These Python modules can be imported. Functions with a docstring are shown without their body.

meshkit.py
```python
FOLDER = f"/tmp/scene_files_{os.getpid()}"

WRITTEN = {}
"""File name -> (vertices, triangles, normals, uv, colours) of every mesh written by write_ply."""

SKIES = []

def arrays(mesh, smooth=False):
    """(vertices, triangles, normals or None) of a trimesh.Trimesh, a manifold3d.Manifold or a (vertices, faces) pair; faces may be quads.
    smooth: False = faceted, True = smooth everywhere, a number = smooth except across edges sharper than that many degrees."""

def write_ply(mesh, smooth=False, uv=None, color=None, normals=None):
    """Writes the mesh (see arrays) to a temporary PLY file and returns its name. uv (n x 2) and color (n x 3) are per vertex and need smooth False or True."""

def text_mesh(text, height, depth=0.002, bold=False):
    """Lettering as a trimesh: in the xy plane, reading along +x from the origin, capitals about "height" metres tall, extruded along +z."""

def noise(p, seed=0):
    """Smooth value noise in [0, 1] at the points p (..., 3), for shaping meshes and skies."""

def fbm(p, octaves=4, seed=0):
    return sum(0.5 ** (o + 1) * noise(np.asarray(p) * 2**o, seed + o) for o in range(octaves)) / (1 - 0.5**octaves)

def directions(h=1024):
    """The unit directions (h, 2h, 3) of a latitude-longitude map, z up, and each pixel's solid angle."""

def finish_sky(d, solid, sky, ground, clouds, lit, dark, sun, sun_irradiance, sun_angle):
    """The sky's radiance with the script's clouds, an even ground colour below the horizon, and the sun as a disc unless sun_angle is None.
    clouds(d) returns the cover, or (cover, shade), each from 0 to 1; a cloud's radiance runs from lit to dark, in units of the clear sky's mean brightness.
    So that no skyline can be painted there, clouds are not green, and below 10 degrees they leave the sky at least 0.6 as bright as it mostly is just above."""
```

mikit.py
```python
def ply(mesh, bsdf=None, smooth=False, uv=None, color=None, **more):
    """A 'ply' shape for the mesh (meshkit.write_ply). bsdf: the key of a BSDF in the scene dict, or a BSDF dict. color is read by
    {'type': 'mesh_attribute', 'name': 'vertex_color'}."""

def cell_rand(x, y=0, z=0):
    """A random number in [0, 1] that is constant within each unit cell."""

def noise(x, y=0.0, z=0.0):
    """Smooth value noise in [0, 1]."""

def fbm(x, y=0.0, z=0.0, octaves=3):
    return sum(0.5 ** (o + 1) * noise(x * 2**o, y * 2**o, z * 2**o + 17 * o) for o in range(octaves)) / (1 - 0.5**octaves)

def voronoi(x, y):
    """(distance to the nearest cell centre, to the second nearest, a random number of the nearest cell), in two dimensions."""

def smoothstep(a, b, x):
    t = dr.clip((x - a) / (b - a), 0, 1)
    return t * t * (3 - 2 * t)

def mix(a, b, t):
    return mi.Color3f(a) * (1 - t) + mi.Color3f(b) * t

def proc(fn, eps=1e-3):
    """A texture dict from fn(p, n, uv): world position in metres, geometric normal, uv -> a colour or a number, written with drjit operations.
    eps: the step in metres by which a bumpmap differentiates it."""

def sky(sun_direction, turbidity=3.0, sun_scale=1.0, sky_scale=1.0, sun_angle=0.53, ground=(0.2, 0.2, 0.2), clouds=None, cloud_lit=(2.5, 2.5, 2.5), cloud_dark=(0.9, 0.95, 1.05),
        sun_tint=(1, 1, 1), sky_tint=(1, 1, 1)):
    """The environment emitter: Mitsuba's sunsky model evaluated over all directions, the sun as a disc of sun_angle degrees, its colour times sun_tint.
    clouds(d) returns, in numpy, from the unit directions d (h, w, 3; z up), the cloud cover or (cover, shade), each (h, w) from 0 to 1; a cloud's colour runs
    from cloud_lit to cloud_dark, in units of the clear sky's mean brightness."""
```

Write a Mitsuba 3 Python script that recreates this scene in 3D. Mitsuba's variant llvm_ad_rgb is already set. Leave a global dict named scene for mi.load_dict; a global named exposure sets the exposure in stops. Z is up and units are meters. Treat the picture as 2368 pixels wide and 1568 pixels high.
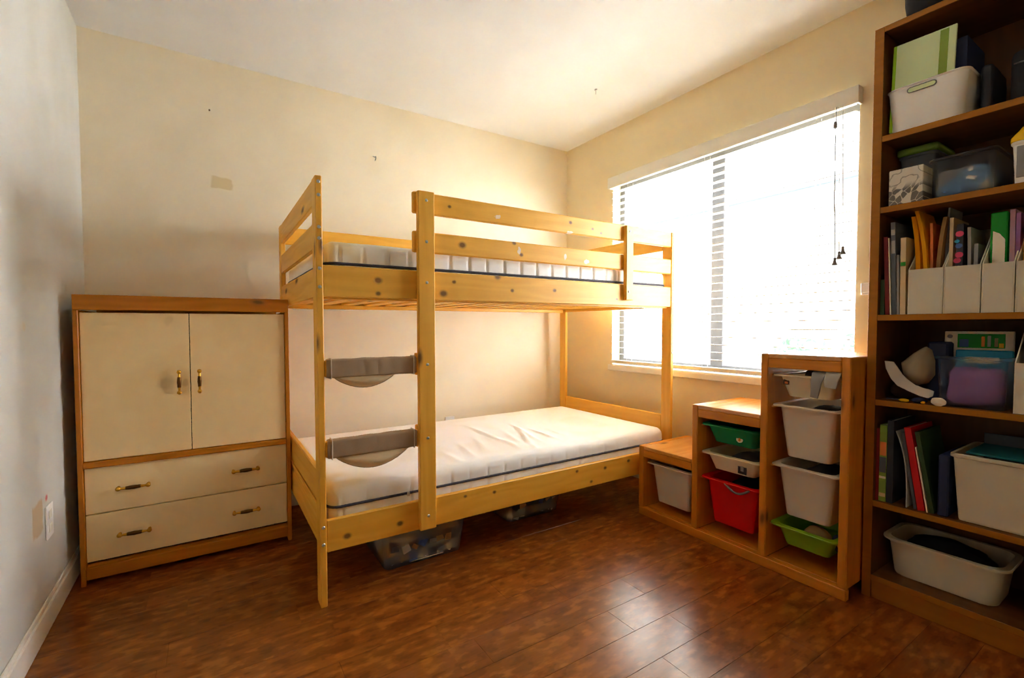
import math, random
import numpy as np, trimesh
import drjit as dr
import mitsuba as mi
import mikit, meshkit
from mikit import noise, fbm, voronoi, smoothstep, mix, proc, cell_rand

# ------------------------------------------------------------------ camera
FOC = 1028.33
YAW, PITCH, ROLL = math.radians(30.0748), math.radians(-1.868), math.radians(-0.2476)
EYE = np.array([-2.4913, -2.7029, 1.0256])
_fw = np.array([math.sin(YAW) * math.cos(PITCH), math.cos(YAW) * math.cos(PITCH), math.sin(PITCH)])
_rt = np.array([math.cos(YAW), -math.sin(YAW), 0.0])
_up = np.cross(_rt, _fw)
_up = -math.sin(ROLL) * _rt + math.cos(ROLL) * _up
scene, labels = {}, {}
scene['camera'] = {
    'type': 'perspective', 'fov_axis': 'x', 'fov': math.degrees(2 * math.atan(1184 / FOC)),
    'principal_point_offset_x': 103.63 / 2368, 'principal_point_offset_y': -6.0 / 1568,
    'near_clip': 0.01, 'far_clip': 200.0,
    'to_world': mi.ScalarTransform4f().look_at(origin=EYE.tolist(), target=(EYE + _fw).tolist(), up=_up.tolist())}

# ------------------------------------------------------------------ sky: bright overcast day, the sun hidden behind cloud
def overcast(d):
    n = meshkit.fbm(d * 3.0 + 7.0, octaves=4, seed=3)
    return np.ones(d.shape[:2]) * 0.97, np.clip((n - 0.35) * 0.9, 0, 0.5)
scene['sky'] = mikit.sky((-0.5, 0.3, 0.8), turbidity=4.0, sun_scale=0.0, sky_scale=1.0, ground=(0.42, 0.42, 0.40), clouds=overcast,
                         cloud_lit=(2.36, 2.5, 2.72), cloud_dark=(1.98, 2.12, 2.36))
exposure = 7.2

# ------------------------------------------------------------------ helpers
def key(name, parent=None):
    k = f'{parent}__{name}' if parent else name
    if k in scene or k in labels:
        n = 1
        while f'{k}_{n:03d}' in scene or f'{k}_{n:03d}' in labels:
            n += 1
        k = f'{k}_{n:03d}'
    return k

def thing(name, label, cat, group=None):
    k = key(name)
    labels[k] = {'label': label, 'category': cat}
    if group: labels[k]['group'] = group
    return k

def put(name, mesh, mat, parent=None, label=None, smooth=False, cat=None, group=None, kind=None):
    k = key(name, parent)
    scene[k] = mikit.ply(mesh, mat, smooth=smooth)
    d = {}
    if label: d['label'] = label
    if cat: d['category'] = cat
    if group: d['group'] = group
    if kind: d['kind'] = kind
    if d: labels[k] = d
    return k

def struct(name, mesh, mat, label, parent=None, smooth=False):
    return put(name, mesh, mat, parent, label, smooth, kind='structure' if parent is None else None)

_HF = {}
def box(x0, x1, y0, y1, z0, z1, b=0.002):
    """A box with chamfered edges."""
    x0, x1, y0, y1, z0, z1 = min(x0, x1), max(x0, x1), min(y0, y1), max(y0, y1), min(z0, z1), max(z0, z1)
    lo, hi = np.array([x0, y0, z0]), np.array([x1, y1, z1])
    b = min(b, 0.35 * (hi - lo).min())
    if b <= 0:
        m = trimesh.creation.box(extents=hi - lo)
        m.apply_translation((lo + hi) / 2)
        return m
    if 'f' not in _HF:   # topology of a chamfered cube, computed once
        pts = []
        for s in np.ndindex(2, 2, 2):
            for ax in range(3):
                p = np.array([1.0 if t else -1.0 for t in s]) * 0.8
                p[ax] *= 1.25
                pts.append(p)
        pts = np.array(pts)
        h = trimesh.convex.convex_hull(pts)
        idx = [int(np.argmin(np.linalg.norm(pts - v, axis=1))) for v in h.vertices]
        _HF['s'] = np.array([[1.0 if t else -1.0 for t in s] for s in np.ndindex(2, 2, 2) for _ in range(3)])
        _HF['ax'] = np.array([ax for _ in range(8) for ax in range(3)])
        _HF['f'] = np.array(idx)[h.faces]
    c, e = (lo + hi) / 2, (hi - lo) / 2
    v = _HF['s'] * (e - b)
    v[np.arange(24), _HF['ax']] = _HF['s'][np.arange(24), _HF['ax']] * e[_HF['ax']]
    return trimesh.Trimesh(v + c, _HF['f'], process=False)

def join(*ms):
    return trimesh.util.concatenate(list(ms))

def rot(mesh, axis, deg, about):
    m = mesh.copy()
    m.apply_transform(trimesh.transformations.rotation_matrix(math.radians(deg), axis, about))
    return m

def loft(loops, cap0=True, cap1=True, closed=False):
    """Skin through equal-length closed loops."""
    L, n = np.array(loops, float), len(loops[0])
    v = L.reshape(-1, 3)
    f = []
    i = np.arange(n); j = (i + 1) % n
    rows = len(L) if closed else len(L) - 1
    for r in range(rows):
        a, b = r * n, ((r + 1) % len(L)) * n
        f.append(np.stack([a + i, a + j, b + j], 1)); f.append(np.stack([a + i, b + j, b + i], 1))
    if not closed:
        if cap0:
            v = np.vstack([v, L[0].mean(0)]); f.append(np.stack([i * 0 + len(v) - 1, j, i], 1))
        if cap1:
            o = (len(L) - 1) * n
            v = np.vstack([v, L[-1].mean(0)]); f.append(np.stack([i * 0 + len(v) - 1, o + i, o + j], 1))
    return trimesh.Trimesh(v, np.vstack(f), process=False)

def rrect(lx, ly, r, seg=5):
    """Rounded rectangle loop, counter-clockwise, centred."""
    r = min(r, lx / 2 - 1e-4, ly / 2 - 1e-4)
    out = []
    for cx, cy, a0 in ((lx / 2 - r, ly / 2 - r, 0), (-lx / 2 + r, ly / 2 - r, 90), (-lx / 2 + r, -ly / 2 + r, 180), (lx / 2 - r, -ly / 2 + r, 270)):
        for k in range(seg + 1):
            a = math.radians(a0 + 90 * k / seg)
            out.append((cx + r * math.cos(a), cy + r * math.sin(a)))
    return np.array(out)

def tub(x0, x1, y0, y1, z0, z1, taper=0.02, rim=0.015, r=0.03, t=0.003, lip=0.008, single=False):
    """Open plastic tub; x0..y1 is the outer rim."""
    cx, cy, lx, ly = (x0 + x1) / 2, (y0 + y1) / 2, abs(x1 - x0), abs(y1 - y0)
    def lp(d, z, rr=None):
        p = rrect(lx - 2 * d, ly - 2 * d, max(0.004, (rr if rr else r) - d * 0.3))
        return np.column_stack([p[:, 0] + cx, p[:, 1] + cy, np.full(len(p), z)])
    bot = rim + taper
    loops = [lp(bot + 0.008, z0), lp(bot + 0.002, z0 + 0.002), lp(bot, z0 + 0.008), lp(rim + 0.001, z1 - lip - 0.003), lp(0.001, z1 - lip), lp(0, z1 - lip + 0.002),
             lp(0, z1 - 0.002), lp(0.002, z1), lp(rim + t, z1), lp(rim + t + 0.001, z1 - 0.003), lp(bot + t, z0 + 0.010), lp(bot + t + 0.007, z0 + t)]
    return loft(loops[:9], cap1=False) if single else loft(loops)

def tube(path, r, n=8, closed=False):
    p = np.asarray(path, float)
    tg = np.roll(p, -1, 0) - np.roll(p, 1, 0) if closed else np.gradient(p, axis=0)
    tg /= np.linalg.norm(tg, axis=1, keepdims=True) + 1e-12
    ref = np.array([0, 0, 1.0]) if np.abs(tg[:, 2]).mean() < 0.8 else np.array([1.0, 0, 0])
    a = np.cross(tg, ref); a /= np.linalg.norm(a, axis=1, keepdims=True) + 1e-12
    b = np.cross(tg, a)
    rr = np.broadcast_to(r, (len(p),))
    ang = -np.arange(n) * 2 * math.pi / n
    loops = [p[i] + rr[i] * (np.cos(ang)[:, None] * a[i] + np.sin(ang)[:, None] * b[i]) for i in range(len(p))]
    return loft(loops, closed=closed)

def lathe(profile, origin, axis, n=16):
    """profile: [(distance along axis, radius)...]"""
    axis = np.asarray(axis, float); axis /= np.linalg.norm(axis)
    u = np.cross(axis, [0, 0, 1.0] if abs(axis[2]) < 0.9 else [1.0, 0, 0]); u /= np.linalg.norm(u)
    w = np.cross(axis, u)
    ang = np.arange(n) * 2 * math.pi / n
    loops = [np.asarray(origin) + d * axis + max(r, 1e-5) * (np.cos(ang)[:, None] * u + np.sin(ang)[:, None] * w) for d, r in profile]
    return loft(loops)

def soft_box(x0, x1, y0, y1, z0, z1, r, step, disp=None):
    """A rounded box as a fine grid; disp(p, normal) moves the points."""
    lo, hi = np.array([x0, y0, z0], float), np.array([x1, y1, z1], float)
    n = np.maximum(2, np.ceil((hi - lo) / np.asarray(step, float)).astype(int))
    V, F, at = [], [], 0
    for ax in range(3):
        u, w = [a for a in range(3) if a != ax]
        for s in (0, 1):
            g, h = np.meshgrid(np.linspace(lo[u], hi[u], n[u] + 1), np.linspace(lo[w], hi[w], n[w] + 1), indexing='ij')
            p = np.zeros((g.size, 3)); p[:, u] = g.ravel(); p[:, w] = h.ravel(); p[:, ax] = hi[ax] if s else lo[ax]
            i, j = np.meshgrid(np.arange(n[u]), np.arange(n[w]), indexing='ij')
            a = (i * (n[w] + 1) + j).ravel()
            q = np.stack([a, a + n[w] + 1, a + n[w] + 2, a + 1], 1)
            flip = (s == 1) == (ax == 1)
            if flip: q = q[:, ::-1]
            V.append(p); F.append(np.vstack([q[:, [0, 1, 2]], q[:, [0, 2, 3]]]) + at); at += len(p)
    m = trimesh.Trimesh(np.vstack(V), np.vstack(F), process=False)
    m.merge_vertices(digits_vertex=6)
    v = np.array(m.vertices)
    c = np.clip(v, lo + r, hi - r)
    d = v - c
    nrm = d / (np.linalg.norm(d, axis=1, keepdims=True) + 1e-12)
    v = c + nrm * r
    if disp is not None: v = v + disp(v, nrm)
    return trimesh.Trimesh(v, m.faces, process=False)

def disc_mesh(c, normal, r, t=0.0008, n=20):
    return lathe([(0, 0), (0, r), (t, r), (t, 0)], c, normal, n)

# ------------------------------------------------------------------ materials
def rgb(h):
    """sRGB 0..255 triple -> linear list."""
    c = np.array(h, float) / 255
    return np.where(c <= 0.04045, c / 12.92, ((c + 0.055) / 1.055) ** 2.4).tolist()

def mat(name, tex, rough=0.6, spec=0.4, metallic=0.0, coat=0.0, **more):
    if isinstance(tex, (list, tuple)): tex = {'type': 'rgb', 'value': list(tex)}
    scene[name] = {'type': 'twosided', 'bsdf': {'type': 'principled', 'base_color': tex, 'roughness': rough, 'specular': spec, 'metallic': metallic, 'clearcoat': coat, **more}}
    return name

def pure(name, srgb, **k):
    return mat(name, rgb(srgb), **k)

def wood(axis, light, dark, seed=0, knots=0.5, knotc=(0.16, 0.06, 0.02), scale=1.0, listed=None):
    """Pine: grain along an axis, a few knots."""
    o = [a for a in range(3) if a != axis]
    def fn(p, n, uv):
        l, a, b = p[axis], p[o[0]], p[o[1]]
        w = fbm(l * 1.7 + seed, a * 11 * scale, b * 11 * scale, 3)
        ring = 0.5 + 0.5 * dr.sin((a * 95 + b * 130) * scale + w * 26)
        fine = noise(l * 14 + seed, a * 420, b * 420)
        t = dr.clip(0.15 + 0.45 * (w - 0.35) + 0.28 * ring + 0.22 * (fine - 0.4), 0, 1)
        c = mix(light, dark, t)
        if knots > 0:
            d1, d2, r = voronoi(l * 3.1 + seed * 3.7 + b * 2, a * 8.0 + b * 8.0 + seed)
            on = dr.select(r < knots, 1.0, 0.0)
            c = mix(c, mi.Color3f(knotc) * 2.2, (1 - smoothstep(0.075, 0.15, d1)) * on * 0.6)
            c = mix(c, knotc, (1 - smoothstep(0.03, 0.09, d1)) * on * 0.8)
        if listed:
            for (kl, kz, kr) in listed:
                q = dr.sqrt(dr.square((l - kl) * 0.75) + dr.square(p[2] - kz)) / kr
                c = mix(c, mi.Color3f(knotc) * 2.0, (1 - smoothstep(0.8, 1.5, q)) * 0.55)
                c = mix(c, knotc, (1 - smoothstep(0.5, 1.0, q)) * 0.85)
            for (kl, kz, rl, rz) in scuffs:   # worn spots where stickers were scraped off
                q = dr.sqrt(dr.square((l - kl) / rl) + dr.square((p[2] - kz) / rz)) + 0.7 * (noise(l * 90, p[2] * 90) - 0.5)
                c = mix(c, (0.80, 0.70, 0.58), (1 - smoothstep(0.7, 1.1, q)) * 0.8)
        return c
    return proc(fn)

scuffs = [(-1.38, 1.512, .016, .011), (-1.262, 1.372, .010, .020), (-.985, 1.363, .010, .018), (-.84, 1.352, .018, .012), (-.955, 1.487, .018, .007)]
PL, PD = (0.82, 0.45, 0.060), (0.67, 0.30, 0.014)
front_knots = [(-1.93, 1.205, .012), (-1.93, 1.155, .008), (-1.60, 1.215, .007), (-1.65, 1.165, .013), (-1.30, 1.19, .007), (-1.05, 1.20, .008), (-0.62, 1.17, .006), (-1.38, 1.248, .012),
               (-1.56, 1.372, .013), (-1.25, 1.355, .008), (-1.29, 1.405, .008), (-1.62, 1.525, .006), (-0.95, 1.535, .008), (-0.80, 1.52, .006), (-0.74, 1.505, .006),
               (-1.85, .245, .010), (-2.06, .245, .011), (-1.55, .295, .006), (-1.40, .285, .007), (-0.90, .295, .007), (-0.70, .28, .008), (-0.52, .29, .008), (-0.80, .225, .007)]
mat('pine_x', wood(0, PL, PD, 1.3, knots=0.0, listed=front_knots), rough=0.42, spec=0.45)
mat('pine_xb', wood(0, PL, PD, 5.3, knots=0.25), rough=0.42, spec=0.45)
mat('pine_y', wood(1, PL, PD, 2.1, knots=0.22), rough=0.42, spec=0.45)
mat('pine_z', wood(2, PL, PD, 4.4, knots=0.22), rough=0.42, spec=0.45)
TL, TD = (0.60, 0.225, 0.018), (0.43, 0.135, 0.006)
mat('stain_y', wood(1, TL, TD, 3.2, knots=0.25), rough=0.38, spec=0.5)
mat('stain_z', wood(2, TL, TD, 6.2, knots=0.2), rough=0.38, spec=0.5)
mat('stain_x', wood(0, (0.60, 0.29, 0.07), TD, 7.7, knots=0.15), rough=0.25, spec=0.7, coat=1.0, clearcoat_gloss=0.85)
WL, WD = (0.50, 0.17, 0.008), (0.36, 0.10, 0.004)
mat('ward_x', wood(0, WL, WD, 8.1, knots=0.1), rough=0.4, spec=0.45)
mat('ward_z', wood(2, WL, WD, 9.1, knots=0.0), rough=0.4, spec=0.45)
BL, BD = (0.135, 0.052, 0.012), (0.090, 0.032, 0.006)  # bookcase wood darkened, shade inside the case put into the colour
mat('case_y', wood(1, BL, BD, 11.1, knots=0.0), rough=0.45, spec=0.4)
mat('case_edge_lit', wood(1, (0.34, 0.125, 0.004), (0.26, 0.085, 0.003), 13.1, knots=0.0), rough=0.45, spec=0.4)  # same wood brightened: light painted on the front edges and plinth
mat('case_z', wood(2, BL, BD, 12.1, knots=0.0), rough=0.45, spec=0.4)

BEIGE = (0.785, 0.700, 0.525)
def back_fn(p, n, uv):
    c = mix(BEIGE, (0.76, 0.67, 0.49), smoothstep(0.35, 0.7, fbm(p[0] * 3, p[2] * 3, 0.5, 3)))
    e = 0.006 * (noise(p[0] * 60, p[2] * 60) - 0.5)
    inx = smoothstep(-2.472, -2.458, p[0] + e + 0.16 * (1.825 - p[2]) * 0.5) * (1 - smoothstep(-2.376, -2.364, p[0] + e))
    inz = smoothstep(1.757, 1.766, p[2] + e) * (1 - smoothstep(1.815, 1.825, p[2] + e + 0.12 * (p[0] + 2.42)))
    return mix(c, (0.62, 0.50, 0.27), inx * inz * 0.85)
mat('paint_back', proc(back_fn), rough=0.75, spec=0.2)
mat('paint_beige', proc(lambda p, n, uv: mix((0.765, 0.66, 0.435), (0.74, 0.635, 0.41), smoothstep(0.35, 0.7, fbm(p[0] * 3 + 5, p[1] * 3, p[2] * 3, 3)))), rough=0.75, spec=0.2)
def left_fn(p, n, uv):
    c = mix((0.60, 0.60, 0.56), (0.545, 0.54, 0.485), smoothstep(0.3, 0.7, fbm(p[1] * 4, p[2] * 3, 2.5, 3)))
    e = 0.012 * (noise(p[1] * 40, p[2] * 40) - 0.5)
    tan = smoothstep(-0.800, -0.785, p[1] + e) * (1 - smoothstep(-0.70, -0.69, p[1] + e)) * smoothstep(0.335, 0.35, p[2] + e) * (1 - smoothstep(0.445, 0.46, p[2] + e))
    c = mix(c, (0.52, 0.38, 0.20), tan * 0.75)
    red = dr.sqrt(dr.square(p[1] + 0.650) + dr.square((p[2] - 0.440) * 1.2))
    c = mix(c, (0.55, 0.10, 0.12), (1 - smoothstep(0.007, 0.019, red + e)) * 0.85)
    spot = dr.sqrt(dr.square(p[1] + 0.807) + dr.square(p[2] - 1.034))
    return mix(c, (0.55, 0.47, 0.3), (1 - smoothstep(0.006, 0.02, spot + e)) * 0.5)
mat('paint_white', proc(left_fn), rough=0.6, spec=0.25)
mat('paint_ceiling', proc(lambda p, n, uv: mix((0.76, 0.765, 0.75), (0.73, 0.73, 0.71), smoothstep(0.35, 0.7, fbm(p[0] * 2.5, p[1] * 2.5, 0.1, 3)))), rough=0.85, spec=0.1)
pure('trim_white', (225, 222, 210), rough=0.4, spec=0.4)

def floor_fn(p, n, uv):
    row = dr.floor((p[1] + 0.008) / 0.122)
    pl = cell_rand(row + 100, dr.floor((p[0] + 5.1 + cell_rand(row + 40, 3) * 1.2) / 1.2), 5)
    w = fbm(p[0] * 3.5 + pl * 37, p[1] * 34, pl * 9, 4)
    f = noise(p[0] * 22 + pl * 11, p[1] * 330, 1.5)
    blot = fbm(p[0] * 24 + pl * 5, p[1] * 62, 4.2, 3)
    c = mix((0.235, 0.064, 0.011), (0.110, 0.026, 0.0050), dr.clip((w - 0.25) * 1.1 + (f - 0.5) * 0.35, 0, 1))
    c = mix(c, (0.36, 0.125, 0.020), smoothstep(0.52, 0.75, blot) * 0.55)
    c = mix(c, (0.075, 0.018, 0.005), (1 - smoothstep(0.28, 0.42, blot)) * 0.4)
    return c * (0.94 + 0.12 * pl)
mat('laminate', proc(floor_fn), rough=0.22, spec=0.6)
pure('dark_gap', (28, 14, 8), rough=0.8)

def door_fn(p, n, uv):
    c = mix((0.89, 0.69, 0.36), (0.85, 0.645, 0.32), smoothstep(0.3, 0.7, fbm(p[0] * 9, p[2] * 9, 1.0, 3)))
    for (x, z, r, k) in ((-2.655, 0.79, 0.045, 0.55), (-2.588, 0.79, 0.022, 0.45), (-2.64, 1.06, 0.03, 0.25)):
        q = dr.sqrt(dr.square(p[0] - x) + dr.square((p[2] - z) * 0.7)) + 0.012 * noise(p[0] * 60, p[2] * 60)
        c = mix(c, (0.52, 0.35, 0.14), (1 - smoothstep(r * 0.4, r, q)) * k)
    return c
mat('door_cream', proc(door_fn), rough=0.5, spec=0.35)
mat('brass', rgb((214, 164, 58)), rough=0.28, spec=0.5, metallic=1.0)
mat('bronze', rgb((96, 62, 28)), rough=0.35, spec=0.5, metallic=0.85)
mat('steel', rgb((190, 190, 190)), rough=0.3, metallic=1.0)

def mattress_fn(p, n, uv):
    t = fbm(p[0] * 5 + p[2] * 3, p[1] * 5, 1.0, 3)
    c = mix((0.85, 0.845, 0.81), (0.82, 0.80, 0.73), smoothstep(0.42, 0.7, t))
    st = (1 - smoothstep(0.0, 0.32, dr.sqrt(dr.square(p[0] + 2.09) + dr.square((p[1] + 1.02) * 0.8)))) * noise(p[0] * 18, p[1] * 18, p[2] * 18)
    return mix(c, (0.70, 0.56, 0.27), dr.clip(st * 1.3, 0, 0.75))
mat('ticking', proc(mattress_fn), rough=0.85, spec=0.15)
pure('piping_dark', (52, 48, 58), rough=0.7)
def fabric_fn(p, n, uv):
    t = 0.5 + 0.25 * dr.sin(p[0] * 2600) + 0.25 * dr.sin(p[2] * 2600)
    return mix((0.38, 0.27, 0.165), (0.30, 0.20, 0.115), t * 0.6 + 0.4 * noise(p[0] * 40, p[2] * 12))
mat('taupe', proc(fabric_fn), rough=0.55, spec=0.3)
pure('seam_white', (205, 195, 180), rough=0.7)
scene['netting'] = {'type': 'principledthin', 'base_color': {'type': 'rgb', 'value': rgb((202, 184, 150))}, 'roughness': 0.8, 'diff_trans': 1.0, 'spec_trans': 0.0}
pure('net_trim', (120, 98, 72), rough=0.7)

# plastics
pure('plastic_white', (232, 231, 229), rough=0.32, spec=0.45)
pure('plastic_cream', (226, 218, 190), rough=0.32, spec=0.45)
def milky_fn(p, n, uv):
    # things inside show through the thin translucent plastic as faint tints
    t = fbm(p[1] * 16, p[2] * 14, p[0] * 6 + 2, 3)
    h = smoothstep(0.5, 0.62, t)
    return mix((0.62, 0.56, 0.47), (0.68, 0.52, 0.40), h * 0.55)
mat('plastic_milky', proc(milky_fn), rough=0.35, spec=0.4)
pure('plastic_green', (20, 128, 78), rough=0.3, spec=0.45)
pure('plastic_red', (205, 12, 16), rough=0.3, spec=0.45)
pure('plastic_lime', (122, 168, 28), rough=0.3, spec=0.45)
pure('plastic_grey', (110, 112, 118), rough=0.35)
pure('plastic_yellow', (225, 180, 20), rough=0.35)
pure('plastic_teal', (40, 120, 128), rough=0.4)
scene['clear_plastic'] = {'type': 'blendbsdf', 'weight': 0.07, 'a': {'type': 'thindielectric', 'int_ior': 1.45},
                          'b': {'type': 'twosided', 'bsdf': {'type': 'principled', 'base_color': {'type': 'rgb', 'value': rgb((150, 160, 175))}, 'roughness': 0.25, 'specular': 0.5}}}
scene['glass'] = {'type': 'thindielectric', 'int_ior': 1.5}
pure('black_cloth', (34, 34, 40), rough=0.8)
pure('navy', (38, 46, 78), rough=0.6)
pure('black_plastic', (30, 30, 32), rough=0.4)
pure('paper', (232, 226, 212), rough=0.8, spec=0.1)
pure('file_card', (206, 202, 188), rough=0.8, spec=0.1)
pure('plastic_off', (208, 200, 178), rough=0.35, spec=0.4)
pure('paper_grey', (170, 168, 165), rough=0.8, spec=0.1)
pure('kraft', (150, 118, 78), rough=0.8, spec=0.1)
pure('manila', (236, 158, 28), rough=0.75, spec=0.1)
pure('amber', (240, 175, 40), rough=0.75, spec=0.1)
pure('c_red', (190, 22, 28), rough=0.5)
pure('c_darkred', (120, 26, 26), rough=0.5)
pure('c_green', (16, 138, 40), rough=0.45)
pure('c_dgreen', (52, 74, 42), rough=0.55)
pure('c_lime', (128, 160, 62), rough=0.5)
pure('c_palegreen', (208, 226, 178), rough=0.5)
pure('c_brightgreen', (150, 200, 20), rough=0.5)
pure('c_slate', (86, 92, 100), rough=0.5)
pure('c_grey', (140, 140, 142), rough=0.5)
pure('c_dark', (48, 50, 58), rough=0.55)
pure('c_purple', (140, 96, 158), rough=0.6)
pure('c_lilac', (176, 138, 158), rough=0.6)
pure('c_pink', (205, 70, 110), rough=0.5)
pure('c_blue', (62, 92, 150), rough=0.5)
pure('c_cyan', (40, 150, 190), rough=0.45)
pure('c_orange', (222, 128, 60), rough=0.5)
pure('c_beige', (205, 186, 150), rough=0.6)
pure('c_tan', (170, 148, 112), rough=0.75)
pure('c_brown', (70, 50, 38), rough=0.8)
pure('hat_pale', (196, 190, 182), rough=0.8)
pure('hat_beige', (160, 144, 118), rough=0.85)
def marble_fn(p, n, uv):
    v = fbm(p[1] * 26, p[2] * 26, 3.1, 3)
    line = 1 - smoothstep(0.0, 0.035, dr.abs(v - 0.5))
    d1, d2, r = voronoi(p[1] * 60 + p[2] * 20, p[2] * 45)
    low = 1 - smoothstep(1.505, 1.535, p[2])
    blot = smoothstep(0.02, 0.12, d2 - d1) * dr.select(r < 0.62, 1.0, 0.0) * low
    return mix((0.64, 0.61, 0.54), (0.09, 0.085, 0.075), dr.clip(line * 0.65 * (1 - low) + blot * 0.9, 0, 1))
mat('marbled', proc(marble_fn), rough=0.5)
def jumble_fn(p, n, uv):
    d1, d2, r = voronoi(p[0] * 19 + p[1] * 7 + p[2] * 5, p[1] * 15 + p[2] * 21)
    c = mix((0.06, 0.065, 0.08), (0.50, 0.47, 0.42), r)
    c = dr.select(r > 0.86, mi.Color3f(0.7, 0.67, 0.6), c)
    c = dr.select((r > 0.30) & (r < 0.40), mi.Color3f(0.42, 0.26, 0.10), c)
    return dr.select((r > 0.55) & (r < 0.63), mi.Color3f(0.10, 0.22, 0.40), c)
mat('jumble', proc(jumble_fn), rough=0.6)

# outdoors
pure('concrete', (196, 194, 188), rough=0.9)
pure('siding', (232, 232, 228), rough=0.8)
mat('fascia_teal', (0.006, 0.012, 0.014), rough=0.6)
pure('frame_dark', (86, 86, 90), rough=0.5)
pure('roof_pale', (170, 172, 174), rough=0.85)
scene['leaf'] = {'type': 'principledthin', 'base_color': {'type': 'rgb', 'value': rgb((60, 92, 62))}, 'roughness': 0.5, 'diff_trans': 0.6}
pure('bark', (90, 75, 60), rough=0.9)

# ------------------------------------------------------------------ room shell
W, H, D = 2.993, 2.417, 3.45
WY0, WY1, WZ0, WZ1 = -1.852, -0.470, 0.752, 2.035     # window opening
TH = 0.13
ceil_ = struct('ceiling', box(-W - .1, TH, -D - .1, .1, H, H + .1, 0), 'paint_ceiling', 'off-white painted ceiling')
struct('wall_back', box(-W - .1, TH, 0, .1, -.1, H + .05, 0), 'paint_back', 'beige painted back wall behind the bunk bed')
struct('wall_left', box(-W - .1, -W, -D - .1, .0, -.1, H + .05, 0), 'paint_white', 'white painted left wall')
struct('wall_front', box(-W, TH, -D - .1, -D, -.1, H + .05, 0), 'paint_beige', 'beige wall behind the camera')
wr = [box(0, TH, -D, 0, -.1, WZ0, 0), box(0, TH, -D, 0, WZ1, H + .05, 0), box(0, TH, WY1, 0, WZ0, WZ1, 0), box(0, TH, -D, WY0, WZ0, WZ1, 0)]
struct('wall_right', join(*wr), 'paint_beige', 'beige wall with the window')

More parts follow.
